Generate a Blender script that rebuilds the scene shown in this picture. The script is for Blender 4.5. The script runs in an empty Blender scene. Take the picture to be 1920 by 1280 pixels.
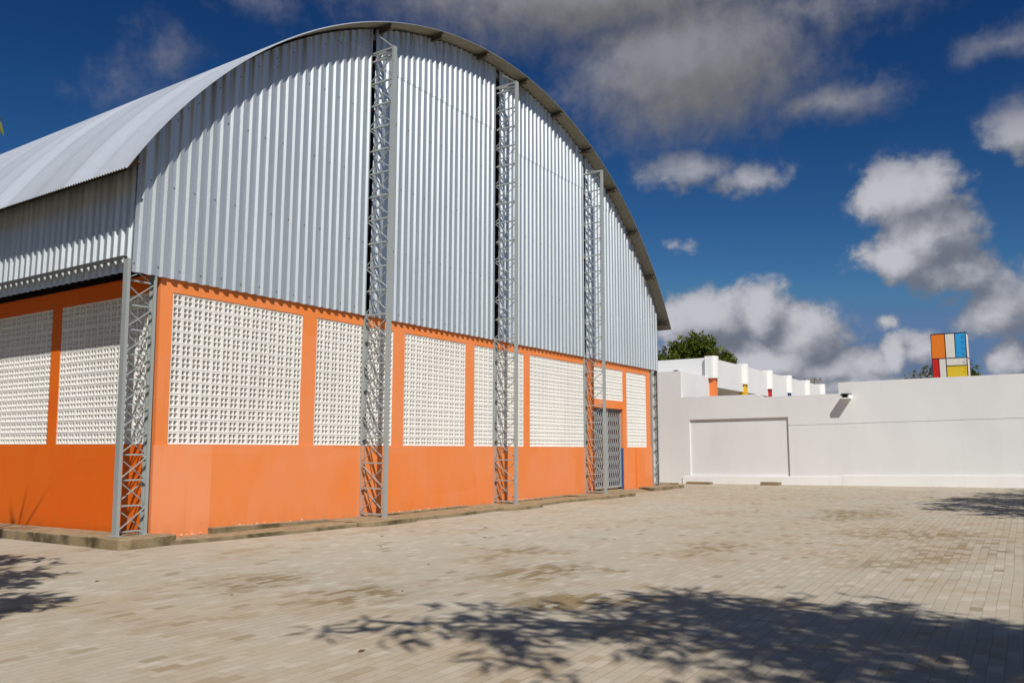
import bpy, math, random
from mathutils import Vector, Matrix
random.seed(7)
S = bpy.context.scene
COL = S.collection

# ------------------------------------------------------------------ camera
cam = bpy.data.objects.new('camera', bpy.data.cameras.new('camera'))
COL.objects.link(cam)
Rv = Vector((0.55997, -0.82851, 0.0025)); Uv = Vector((-0.10777, -0.06985, 0.99172)); Fv = Vector((0.82147, 0.5556, 0.1284))
CAM = Vector((-7.49807, -11.74252, -0.05089))
cam.matrix_world = Matrix(((Rv.x, Uv.x, -Fv.x, CAM.x), (Rv.y, Uv.y, -Fv.y, CAM.y), (Rv.z, Uv.z, -Fv.z, CAM.z), (0, 0, 0, 1)))
cam.data.sensor_width = 36.0
cam.data.lens = 36.0 * 1550.5 / 1920
cam.data.clip_end = 5000
S.camera = cam

# ------------------------------------------------------------------ exposure, sun
S.view_settings.view_transform = 'Standard'
S.view_settings.look = 'None'
S.view_settings.exposure = 0.0
S.view_settings.gamma = 1.0
S.cycles.use_denoising = True
SUN = Vector((-0.414, -0.517, 0.75)).normalized()        # towards the sun
sl = bpy.data.lights.new('sun', 'SUN'); sl.energy = 4.7; sl.angle = math.radians(0.5); sl.color = (1.0, 0.95, 0.87)
so = bpy.data.objects.new('sun', sl); COL.objects.link(so)
so.rotation_euler = SUN.to_track_quat('Z', 'Y').to_euler()
so.location = (-40, -50, 70)


class NT:
    """small helper to write node trees"""
    def __init__(s, tree): s.t = tree
    def n(s, typ, props=None, **ins):
        nd = s.t.nodes.new(typ)
        for k, v in (props or {}).items(): setattr(nd, k, v)
        for k, v in ins.items():
            key = int(k[1:]) if k[0] == 'i' and k[1:].isdigit() else k.replace('_', ' ')
            s.set(nd.inputs[key], v)
        return nd
    def set(s, sock, v):
        if isinstance(v, bpy.types.NodeSocket): s.t.links.new(v, sock)
        elif isinstance(v, bpy.types.Node): s.t.links.new(v.outputs[0], sock)
        else:
            if hasattr(sock.default_value, '__len__') and len(sock.default_value) == 4 and len(v) == 3: v = (*v, 1)
            sock.default_value = v
    def math(s, op, a, b=0.0, c=0.0, clamp=False):
        return s.n('ShaderNodeMath', {'operation': op, 'use_clamp': clamp}, i0=a, i1=b, i2=c).outputs[0]
    def vmath(s, op, a, b=(0, 0, 0), c=(0, 0, 0)):
        nd = s.n('ShaderNodeVectorMath', {'operation': op}, i0=a, i1=b)
        if op == 'MULTIPLY_ADD': s.set(nd.inputs[2], c)
        return nd
    def mix(s, f, a, b):
        nd = s.n('ShaderNodeMix', {'data_type': 'RGBA'})
        s.set(nd.inputs[0], f); s.set(nd.inputs[6], a); s.set(nd.inputs[7], b)
        return nd.outputs[2]
    def ramp(s, f, stops):
        nd = s.n('ShaderNodeValToRGB', None, Fac=f)
        el = nd.color_ramp.elements
        while len(el) < len(stops): el.new(0.5)
        for e, (p, c) in zip(el, stops):
            e.position = p; e.color = (*c, 1) if hasattr(c, '__len__') else (c, c, c, 1)
        return nd.outputs[0]
    def rng(s, v, a, b, c=0.0, d=1.0, smooth=False):
        nd = s.n('ShaderNodeMapRange', {'interpolation_type': 'SMOOTHSTEP' if smooth else 'LINEAR'})
        for i, x in enumerate((v, a, b, c, d)): s.set(nd.inputs[i], x)
        return nd.outputs[0]
    def noise(s, vec, scale, detail=4.0, rough=0.55):
        return s.n('ShaderNodeTexNoise', None, Vector=vec, Scale=scale, Detail=detail, Roughness=rough).outputs[0]


# ------------------------------------------------------------------ world: sky and clouds
CLOUDS = [(28.0, 30.55, 18.24, 3.6, 1.15), (21.46, 25.6, 9.0, 5.0, 1.25), (12.2, 22.0, 4.2, 1.3, 0.7), (13.8, 27.68, 7.61, 1.83, 0.55), (2.13, 23.66, 2.25, 0.93, 0.5), (1.67, 18.47, 1.59, 1.87, 0.95), (7.87, 15.8, 3.22, 2.6, 1), (6.93, 13.56, 3.15, 2.76, 1.0), (8.39, 12.06, 3.07, 1.49, 0.9), (5.45, 10.95, 2.9, 1.55, 0.75), (3.16, 8.8, 2.62, 2.38, 0.7), (21.85, 18.67, 3.47, 1.32, 0.7), (17.73, 17.84, 2.64, 1.03, 0.5), (22.08, 13.84, 1.2, 0.65, 0.3), (20.86, 8.66, 3.37, 1.98, 1), (17.01, 9.04, 2.05, 2.19, 1), (14.71, 7.36, 3.49, 2.16, 1), (18.15, 5.71, 6.53, 1.85, 1.2), (12.83, 5.21, 4.84, 1.38, 1.0), (9.03, 5.74, 1.28, 1.27, 0.9), (7.65, 6.18, 2.24, 1.32, 0.6), (2.96, 5.45, 1.36, 1.33, 0.8), (9.6, 7.86, 0.77, 0.67, 0.5), (14.85, 3.7, 13.85, 1.35, 0.9), (58.14, 24.19, 2.01, 1.7, 0.34), (60.56, 21.89, 1.71, 1.4, 0.2), (51.66, 28.45, 2.14, 1.07, 0.25),
          (-75, 48, 30, 13, 0.9), (-20, 62, 30, 8, 0.8)]  # unseen clouds added behind the camera to make the ambient light less blue


def cloud_group():
    g = bpy.data.node_groups.new('cloud_density', 'ShaderNodeTree')
    g.interface.new_socket('P', in_out='INPUT', socket_type='NodeSocketVector')
    g.interface.new_socket('D', in_out='OUTPUT', socket_type='NodeSocketFloat')
    g.interface.new_socket('B', in_out='OUTPUT', socket_type='NodeSocketFloat')
    k = NT(g)
    P = k.n('NodeGroupInput').outputs[0]
    w1 = k.n('ShaderNodeTexNoise', None, Vector=P, Scale=0.33, Detail=5.0, Roughness=0.55).outputs[1]
    off = k.vmath('MULTIPLY_ADD', w1, (3.4, 2.4, 0), (-1.7, -1.2, 0)).outputs[0]
    W = k.vmath('ADD', P, off).outputs[0]
    best = None
    for (az, el, ra, re, st) in CLOUDS:
        ra *= 1.22; re *= 1.22
        q = k.vmath('MULTIPLY_ADD', W, (1 / ra, 1 / re, 0), (-az / ra, -el / re, 0)).outputs[0]
        L = k.n('ShaderNodeVectorMath', {'operation': 'LENGTH'}, i0=q).outputs[1]
        d = k.math('MULTIPLY_ADD', L, -st, st)
        best = d if best is None else k.math('MAXIMUM', best, d)
    f1 = k.noise(P, 0.62, 7.0, 0.56)
    f2 = k.noise(k.vmath('MULTIPLY', P, (1, 1.3, 1)).outputs[0], 2.2, 6.0, 0.6)
    d = k.math('ADD', best, k.math('MULTIPLY_ADD', f1, 0.75, -0.36))
    d = k.math('ADD', d, k.math('MULTIPLY_ADD', f2, 0.20, -0.10))
    o = k.n('NodeGroupOutput')
    g.links.new(d, o.inputs[0]); g.links.new(best, o.inputs[1])
    return g


W = bpy.data.worlds.new('World'); S.world = W; W.use_nodes = True
wt = W.node_tree; wt.nodes.clear(); k = NT(wt)
sky = k.n('ShaderNodeTexSky', {'sky_type': 'NISHITA', 'sun_disc': False, 'sun_elevation': math.asin(SUN.z),
                               'sun_rotation': math.atan2(SUN.x, SUN.y), 'air_density': 1.0, 'dust_density': 0.4, 'ozone_density': 2.5})
tc = k.n('ShaderNodeTexCoord').outputs['Generated']
sx = k.n('ShaderNodeSeparateXYZ', None, i0=tc)
az = k.math('MULTIPLY', k.math('ARCTAN2', sx.outputs[1], sx.outputs[0]), 57.29578)
el = k.math('MULTIPLY', k.math('ARCSINE', sx.outputs[2]), 57.29578)
P = k.n('ShaderNodeCombineXYZ', None, i0=az, i1=el, i2=0.0).outputs[0]
G = cloud_group()
c0 = k.n('ShaderNodeGroup', {'node_tree': G}, i0=P)
c1 = k.n('ShaderNodeGroup', {'node_tree': G}, i0=k.vmath('ADD', P, (1.1, 1.6, 0)).outputs[0])
dens, base = c0.outputs[0], c0.outputs[1]
low = k.rng(el, 21.0, 16.0, 0.0, 1.0, True)
cover = k.mix(low, k.rng(dens, -0.15, 0.95, 0, 0.95, True), k.rng(dens, 0.0, 0.40, 0, 0.96, True))
cover = k.math('MULTIPLY', cover, k.rng(el, -2, 1, 0, 1))
diff = k.math('ADD', k.math('MULTIPLY', k.math('SUBTRACT', c1.outputs[0], dens), 0.65), k.math('SUBTRACT', c1.outputs[1], base))
fib = k.math('MULTIPLY_ADD', k.noise(k.vmath('ADD', P, (31, 17, 0)).outputs[0], 0.9, 8.0, 0.6), 0.9, -0.45)
shade = k.rng(k.math('ADD', diff, fib), -0.95, 0.75, 1.0, 0.0, True)
thin = k.rng(dens, 0.0, 0.55, 0.32, 1.0)
lit = k.math('MULTIPLY', shade, thin)
# high thick cloud is seen from below and is dull, low cumulus is lit from our side
ccol_hi = k.mix(shade, (0.165, 0.165, 0.165), (0.265, 0.268, 0.305))
ccol_lo = k.mix(lit, (0.155, 0.172, 0.212), (0.53, 0.535, 0.58))
ccol = k.mix(low, ccol_hi, ccol_lo)
sc_ = k.n('ShaderNodeSeparateColor', None, i0=sky)
chan = [k.math('MULTIPLY', k.math('POWER', k.math('MINIMUM', k.math('MULTIPLY', sc_.outputs[i], a_), x_), p_), m_ / 0.055)
        for i, (a_, p_, m_, x_) in enumerate(((0.492, 2.5, 0.031, 1.6), (0.305, 1.9, 0.113, 1.30), (0.190, 1.6, 0.284, 1.14)))]
skyc = k.n('ShaderNodeCombineColor', None, i0=chan[0], i1=chan[1], i2=chan[2]).outputs[0]
bg1 = k.n('ShaderNodeBackground', None, Color=skyc, Strength=0.055)
bg2 = k.n('ShaderNodeBackground', None, Color=ccol, Strength=1.0)
mx = k.n('ShaderNodeMixShader', None, i0=cover, i1=bg1, i2=bg2)
wo = k.n('ShaderNodeOutputWorld', None, Surface=mx)
W.cycles.sampling_method = 'MANUAL'; W.cycles.sample_map_resolution = 1024


# ------------------------------------------------------------------ materials
def new_mat(name):
    m = bpy.data.materials.new(name); m.use_nodes = True
    k = NT(m.node_tree)
    b = m.node_tree.nodes['Principled BSDF']
    co = k.n('ShaderNodeTexCoord').outputs['Object']
    return m, k, b, co


def bump(k, b, h, strength=0.3, dist=0.01):
    bn = k.n('ShaderNodeBump', None, Strength=strength, Distance=dist, Height=h)
    k.set(b.inputs['Normal'], bn.outputs[0])


def plain(name, col, rough=0.6, metal=0.0, var=0.12, scale=6.0, spec=0.5):
    m, k, b, co = new_mat(name)
    f = k.noise(co, scale, 5.0)
    a = tuple(c * (1 - var) for c in col); d = tuple(min(1, c * (1 + var)) for c in col)
    k.set(b.inputs['Base Color'], k.mix(f, a, d))
    b.inputs['Roughness'].default_value = rough; b.inputs['Metallic'].default_value = metal
    b.inputs['Specular IOR Level'].default_value = spec
    return m


def stretch(k, co, v): return k.vmath('MULTIPLY', co, v).outputs[0]


def mat_orange(name, c_main, c_faded, amount):
    m, k, b, co = new_mat(name)
    big = k.noise(co, 0.45, 3.0); mid = k.noise(stretch(k, co, (1.3, 1.3, 0.5)), 1.7, 6.0); fine = k.noise(co, 30.0, 4.0)
    f = k.rng(k.math('ADD', k.math('MULTIPLY', big, 0.6), k.math('MULTIPLY', mid, 0.4)), 0.40, 0.62, 0.0, amount)
    col = k.mix(f, c_main, c_faded)
    sx = k.n('ShaderNodeSeparateXYZ', None, i0=co)
    # squarish repainted areas, one roller load next to another
    vo = k.n('ShaderNodeTexVoronoi', {'distance': 'CHEBYCHEV', 'feature': 'F1'}, Vector=stretch(k, co, (0.85, 0.85, 1.0)), Scale=0.9, Randomness=0.8)
    pv = k.n('ShaderNodeSeparateColor', None, i0=vo.outputs['Color']).outputs[0]
    col = k.mix(k.rng(pv, 0.45, 1.0, 0.0, 0.55), col, tuple(x * 0.93 for x in c_main))
    col = k.mix(k.rng(pv, 0.40, 0.0, 0.0, 0.35), col, c_faded)
    # splashed soil along the foot of the wall
    foot = k.math('MULTIPLY', k.rng(sx.outputs[2], -1.10, -1.42, 0.0, 0.32), k.rng(k.noise(stretch(k, co, (2, 2, 0.8)), 3.0, 6.0), 0.42, 0.72))
    col = k.mix(foot, col, (0.36, 0.16, 0.06))
    # rain streaks under the cladding
    st = k.math('MULTIPLY', k.rng(k.noise(stretch(k, co, (9, 9, 0.35)), 1.0, 4.0), 0.60, 0.80), 0.16)
    col = k.mix(st, col, (0.50, 0.19, 0.07))
    k.set(b.inputs['Base Color'], col)
    b.inputs['Roughness'].default_value = 0.72; b.inputs['Specular IOR Level'].default_value = 0.3
    bump(k, b, k.math('ADD', fine, k.math('MULTIPLY', mid, 1.5)), 0.25, 0.008)
    return m


M = {}
M['orange'] = mat_orange('sun_faded_orange_paint', (0.80, 0.225, 0.048), (0.78, 0.270, 0.110), 0.9)  # gable orange, paler than the orange of the side wall
M['orange_deep'] = mat_orange('deep_orange_paint', (0.78, 0.130, 0.002), (0.76, 0.155, 0.004), 0.9)
M['orange_patch'] = mat_orange('repainted_pale_orange', (0.83, 0.27, 0.095), (0.81, 0.31, 0.15), 0.9)
M['orange_stripe'] = plain('bright_orange_stripe', (0.85, 0.17, 0.004), 0.6, 0, 0.06)


def mat_white(name, col, dirt):
    m, k, b, co = new_mat(name)
    n1 = k.noise(stretch(k, co, (1, 1, 0.5)), 0.9, 6.0); n2 = k.noise(co, 22.0, 5.0)
    st = k.rng(k.noise(stretch(k, co, (6, 6, 0.25)), 1.0, 5.0), 0.56, 0.80)
    c = k.mix(k.rng(n1, 0.35, 0.7), col, tuple(x * 0.93 for x in col))
    c = k.mix(k.math('MULTIPLY', st, dirt), c, (0.42, 0.38, 0.32))
    k.set(b.inputs['Base Color'], c)
    b.inputs['Roughness'].default_value = 0.85; b.inputs['Specular IOR Level'].default_value = 0.2
    bump(k, b, n2, 0.25, 0.006)
    return m


M['white'] = mat_white('white_wall_paint', (0.750, 0.757, 0.755), 0.07)
M['white_trim'] = mat_white('clean_white_paint', (0.84, 0.84, 0.82), 0.05)
M['block'] = mat_white('white_block_paint', (0.86, 0.85, 0.815), 0.18)


def mat_galv(name, col, rough, metal, streak):
    m, k, b, co = new_mat(name)
    st = k.noise(stretch(k, co, (7, 7, 0.18)), 1.0, 5.0)
    sp = k.noise(co, 40.0, 3.0); big = k.noise(co, 0.5, 3.0)
    c = k.mix(k.rng(st, 0.3, 0.7), tuple(x * (1 - streak) for x in col), tuple(min(1, x * (1 + streak * 0.6)) for x in col))
    c = k.mix(k.math('MULTIPLY', k.rng(big, 0.45, 0.7), 0.25), c, tuple(x * 0.8 for x in col))
    c = k.mix(k.math('MULTIPLY', k.rng(k.noise(stretch(k, co, (14, 14, 0.5)), 1.0, 3.0), 0.66, 0.8), 0.5), c, (0.33, 0.29, 0.25))
    k.set(b.inputs['Base Color'], c)
    k.set(b.inputs['Roughness'], k.rng(sp, 0.2, 0.8, rough - 0.07, rough + 0.08))
    b.inputs['Metallic'].default_value = metal
    bump(k, b, k.noise(stretch(k, co, (3, 3, 0.7)), 2.0, 3.0), 0.10, 0.01)
    return m


M['clad'] = mat_galv('galvanised_cladding', (0.605, 0.66, 0.69), 0.50, 0.74, 0.12)
k = NT(M['clad'].node_tree); b = M['clad'].node_tree.nodes['Principled BSDF']
co = k.n('ShaderNodeTexCoord').outputs['Object']
old = b.inputs['Base Color'].links[0].from_socket
q_ = k.vmath('MULTIPLY_ADD', co, (1, 0, 1), (-9.079, 0, 1.951)).outputs[0]
rad_ = k.n('ShaderNodeVectorMath', {'operation': 'LENGTH'}, i0=q_).outputs[1]
near = k.rng(rad_, 10.85, 11.6)
sk = k.rng(k.noise(k.vmath('MULTIPLY', co, (11, 11, 0.25)).outputs[0], 1.0, 3.0), 0.46, 0.66)
k.set(b.inputs['Base Color'], k.mix(k.math('MULTIPLY', k.math('MULTIPLY', near, sk), 0.65), old, (0.20, 0.155, 0.105)))
M['roof'] = mat_galv('galvanised_roofing', (0.375, 0.41, 0.475), 0.8, 0.0, 0.05)
M['roof'].node_tree.nodes['Principled BSDF'].inputs['Specular IOR Level'].default_value = 0.15
M['seam'] = plain('painted_lap_shadow', (0.20, 0.20, 0.25), 0.6)  # shadow line under each sheet lap, painted as a dark strip
k = NT(M['roof'].node_tree); b = M['roof'].node_tree.nodes['Principled BSDF']
co = k.n('ShaderNodeTexCoord').outputs['Object']
yy = k.n('ShaderNodeSeparateXYZ', None, i0=co).outputs[1]
sh = k.math('MULTIPLY', k.math('ADD', yy, 0.43), 1 / 0.9)
wn = k.n('ShaderNodeTexWhiteNoise', {'noise_dimensions': '1D'}); k.set(wn.inputs['W'], k.math('FLOOR', sh))
old = b.inputs['Base Color'].links[0].from_socket
edge = k.math('POWER', k.math('ABSOLUTE', k.math('MULTIPLY_ADD', k.math('FRACT', sh), 2.0, -1.0)), 3.0)
v_ = k.math('SUBTRACT', k.rng(wn.outputs[0], 0, 1, 1.06, 0.86), k.math('MULTIPLY', edge, 0.10))
k.set(b.inputs['Base Color'], k.n('ShaderNodeVectorMath', {'operation': 'SCALE'}, i0=old, Scale=v_).outputs[0])
M['roof_under'] = mat_galv('dull_brown_roof_underside', (0.29, 0.278, 0.232), 0.65, 0.25, 0.10)  # underside shade and warm ground bounce put into a browner roof colour
M['steel'] = plain('grey_painted_steel', (0.35, 0.38, 0.37), 0.5, 0.15, 0.10, 4.0)
M['purlin'] = plain('brown_primed_steel', (0.075, 0.060, 0.040), 0.7, 0.1, 0.25, 9.0)
M['dark'] = plain('dark_steel', (0.08, 0.08, 0.075), 0.6, 0.2)
M['screw'] = plain('rusty_screw_head', (0.16, 0.12, 0.10), 0.6, 0.4, 0.3, 30)
M['gate'] = plain('grey_gate_paint', (0.42, 0.44, 0.45), 0.5, 0.2, 0.1)
M['blue'] = plain('dark_blue_paint', (0.035, 0.085, 0.26), 0.6)
M['interior'] = plain('grey_interior_plaster', (0.30, 0.29, 0.27), 0.9)


def mat_concrete():
    m, k, b, co = new_mat('stained_concrete')
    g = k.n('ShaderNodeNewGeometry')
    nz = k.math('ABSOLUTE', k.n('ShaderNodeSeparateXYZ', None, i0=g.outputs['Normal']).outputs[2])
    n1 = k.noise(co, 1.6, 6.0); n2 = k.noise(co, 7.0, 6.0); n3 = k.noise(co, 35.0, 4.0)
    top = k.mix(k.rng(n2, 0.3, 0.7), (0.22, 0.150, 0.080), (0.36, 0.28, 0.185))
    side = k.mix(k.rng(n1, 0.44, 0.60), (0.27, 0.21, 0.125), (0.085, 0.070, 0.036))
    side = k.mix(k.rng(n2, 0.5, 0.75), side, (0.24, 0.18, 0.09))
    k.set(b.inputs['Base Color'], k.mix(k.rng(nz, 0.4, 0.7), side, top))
    b.inputs['Roughness'].default_value = 0.9; b.inputs['Specular IOR Level'].default_value = 0.2
    bump(k, b, k.math('ADD', n2, k.math('MULTIPLY', n3, 0.6)), 0.6, 0.02)
    return m


M['concrete'] = mat_concrete()


def mat_paver():
    m, k, b, co = new_mat('concrete_pavers')
    mp = k.n('ShaderNodeMapping', None, Vector=co); mp.inputs['Rotation'].default_value = (0, 0, math.radians(-2.5))
    wob = k.n('ShaderNodeTexNoise', None, Vector=co, Scale=0.35, Detail=2.0).outputs[1]
    v = k.vmath('MULTIPLY_ADD', wob, (0.06, 0.06, 0), mp.outputs[0]).outputs[0]
    wob2 = k.n('ShaderNodeTexNoise', None, Vector=co, Scale=9.0, Detail=2.0).outputs[1]
    v = k.vmath('MULTIPLY_ADD', wob2, (0.006, 0.006, 0), v).outputs[0]

    def brick(c1, c2, mortar, ms):
        bt = k.n('ShaderNodeTexBrick', {'offset': 0.5, 'squash': 1.0}, Vector=v, Scale=1.0)
        for key, val in (('Color1', c1), ('Color2', c2), ('Mortar', mortar)): k.set(bt.inputs[key], val)
        bt.inputs['Mortar Size'].default_value = ms; bt.inputs['Mortar Smooth'].default_value = 0.3
        bt.inputs['Brick Width'].default_value = 0.188; bt.inputs['Row Height'].default_value = 0.094
        bt.inputs['Bias'].default_value = 0.0
        return bt
    bt = brick((0, 0, 0), (1, 1, 1), (0.5, 0.5, 0.5), 0.0)
    r = bt.outputs[0]
    n1 = k.noise(co, 0.30, 5.0, 0.6); n2 = k.noise(co, 1.1, 6.0, 0.65); n3 = k.noise(co, 18.0, 6.0); n4 = k.noise(co, 90.0, 3.0)
    col = k.ramp(r, [(0.0, (0.386, 0.345, 0.270)), (0.35, (0.404, 0.362, 0.288)), (0.62, (0.398, 0.361, 0.295)), (0.85, (0.424, 0.381, 0.308)), (1.0, (0.480, 0.438, 0.366))])
    # damp or algae-brown single pavers, gathered in patches
    dk = k.math('MULTIPLY', k.rng(r, 0.32, 0.14), k.rng(k.math('ADD', k.math('MULTIPLY', n1, 0.5), k.math('MULTIPLY', n2, 0.5)), 0.49, 0.60))
    col = k.mix(k.math('MULTIPLY', dk, 0.40), col, (0.185, 0.135, 0.062))
    dk2 = k.math('MULTIPLY', k.rng(r, 0.022, 0.014), 0.6)
    col = k.mix(dk2, col, (0.20, 0.155, 0.085))
    # broad soil and damp stains lying on the yard
    sxy = k.n('ShaderNodeSeparateXYZ', None, i0=co)
    st = None
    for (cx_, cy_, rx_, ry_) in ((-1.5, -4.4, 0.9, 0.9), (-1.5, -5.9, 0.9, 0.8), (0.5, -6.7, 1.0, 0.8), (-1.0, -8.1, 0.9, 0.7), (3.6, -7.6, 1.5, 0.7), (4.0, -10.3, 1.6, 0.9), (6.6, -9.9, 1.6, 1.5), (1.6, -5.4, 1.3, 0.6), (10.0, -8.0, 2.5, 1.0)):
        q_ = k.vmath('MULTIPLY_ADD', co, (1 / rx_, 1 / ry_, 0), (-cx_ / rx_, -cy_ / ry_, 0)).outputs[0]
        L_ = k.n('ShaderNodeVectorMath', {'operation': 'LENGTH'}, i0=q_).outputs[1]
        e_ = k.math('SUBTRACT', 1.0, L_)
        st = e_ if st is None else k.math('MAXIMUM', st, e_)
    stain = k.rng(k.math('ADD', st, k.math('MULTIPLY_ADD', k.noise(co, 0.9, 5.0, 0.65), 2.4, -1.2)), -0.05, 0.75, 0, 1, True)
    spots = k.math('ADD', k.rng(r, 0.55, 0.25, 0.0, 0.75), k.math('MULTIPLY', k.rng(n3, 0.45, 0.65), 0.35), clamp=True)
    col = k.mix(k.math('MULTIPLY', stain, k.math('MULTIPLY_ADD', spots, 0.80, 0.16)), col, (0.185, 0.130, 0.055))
    # ochre soil drift
    so_ = k.math('MULTIPLY', k.rng(n2, 0.50, 0.72), 0.50)
    col = k.mix(so_, col, (0.335, 0.235, 0.125))
    so2 = k.math('MULTIPLY', k.rng(n1, 0.40, 0.62), 0.30)
    col = k.mix(so2, col, (0.44, 0.335, 0.225))
    col = k.mix(k.math('MULTIPLY', k.rng(n3, 0.5, 0.8), 0.30), col, (0.30, 0.24, 0.16))
    col = k.mix(k.math('MULTIPLY', k.rng(n4, 0.6, 0.75), 0.25), col, (0.22, 0.18, 0.13))
    jt = brick((0, 0, 0), (0, 0, 0), (1, 1, 1), 0.0035)
    vy = k.n('ShaderNodeSeparateXYZ', None, i0=v).outputs[1]
    fr_ = k.math('ABSOLUTE', k.math('SUBTRACT', k.math('FRACT', k.math('MULTIPLY', vy, 1 / 0.094)), 0.5))
    row = k.rng(fr_, 0.462, 0.482)
    col = k.mix(k.math('MULTIPLY', k.math('MULTIPLY_ADD', jt.outputs[1], 0.20, k.math('MULTIPLY', row, 0.46)), k.rng(k.noise(co, 0.55, 4.0, 0.6), 0.38, 0.62, 0.25, 1.0)), col, (0.235, 0.150, 0.090))
    k.set(b.inputs['Base Color'], col)
    b.inputs['Roughness'].default_value = 0.88; b.inputs['Specular IOR Level'].default_value = 0.25
    h = k.math('ADD', k.math('MULTIPLY', jt.outputs[1], -1.2), k.math('ADD', k.math('MULTIPLY', n3, 0.5), k.math('MULTIPLY', r, 0.5)))
    bump(k, b, h, 0.55, 0.006)
    return m


M['paver'] = mat_paver()


def mat_leaf(name, stops):
    m, k, b, co = new_mat(name)
    a = k.n('ShaderNodeAttribute', {'attribute_name': 'tint'})
    c = k.ramp(a.outputs['Fac'], stops)
    k.set(b.inputs['Base Color'], c)
    b.inputs['Roughness'].default_value = 0.5; b.inputs['Specular IOR Level'].default_value = 0.35
    tr = k.n('ShaderNodeBsdfTranslucent', None, Color=c)
    out = m.node_tree.nodes['Material Output']
    mxs = k.n('ShaderNodeMixShader', None, i0=0.28, i1=b.outputs[0], i2=tr.outputs[0])
    k.set(out.inputs[0], mxs.outputs[0])
    return m


M['leaf'] = mat_leaf('mango_green_leaf', [(0, (0.045, 0.075, 0.006)), (0.5, (0.105, 0.150, 0.010)), (0.85, (0.18, 0.21, 0.016)), (1, (0.28, 0.22, 0.03))])
M['leaf2'] = mat_leaf('yellow_green_leaf', [(0, (0.10, 0.12, 0.012)), (0.6, (0.19, 0.20, 0.02)), (1, (0.33, 0.27, 0.03))])
M['leaf3'] = mat_leaf('olive_leaf', [(0, (0.06, 0.07, 0.015)), (0.6, (0.12, 0.13, 0.03)), (1, (0.20, 0.17, 0.05))])
M['bark'] = plain('bark', (0.13, 0.10, 0.075), 0.9, 0, 0.35, 12)
M['wood'] = plain('weathered_wood', (0.30, 0.24, 0.17), 0.85, 0, 0.2, 8)
M['ceramic'] = plain('brown_ceramic', (0.07, 0.05, 0.04), 0.4)
M['black'] = plain('black_paint', (0.022, 0.016, 0.022), 0.55)
M['dryleaf'] = plain('dry_leaf', (0.16, 0.075, 0.035), 0.8, 0, 0.4, 20)
for nm, c in dict(p_orange=(0.80, 0.20, 0.008), p_white=(0.74, 0.71, 0.64), p_cyan=(0.02, 0.33, 0.70), p_red=(0.60, 0.008, 0.006), p_yellow=(0.78, 0.55, 0.02), p_pink=(0.78, 0.66, 0.56),
                  c_orange=(0.85, 0.24, 0.06), c_yellow=(0.82, 0.47, 0.01), c_red=(0.55, 0.008, 0.012), c_blue=(0.03, 0.10, 0.38), letter=(0.012, 0.20, 0.48), letter2=(0.50, 0.47, 0.41), letter3=(0.50, 0.34, 0.015)).items():
    M[nm] = plain('paint_' + nm.split('_')[-1], c, 0.6, 0, 0.07)


# ------------------------------------------------------------------ mesh helpers
def tag(o, label=None, cat=None, group=None, kind=None):
    for kk, v in (('label', label), ('category', cat), ('group', group), ('kind', kind)):
        if v: o[kk] = v
    return o


def lean(v):
    """the gable end flares a little outwards to its foot at the near corner"""
    x, y, z = v
    t = min(1.0, max(0.0, (1.6 - x) / 1.6))
    return (x + 0.0215 * max(0.0, 2.4 - z) * t, y, z)


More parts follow.
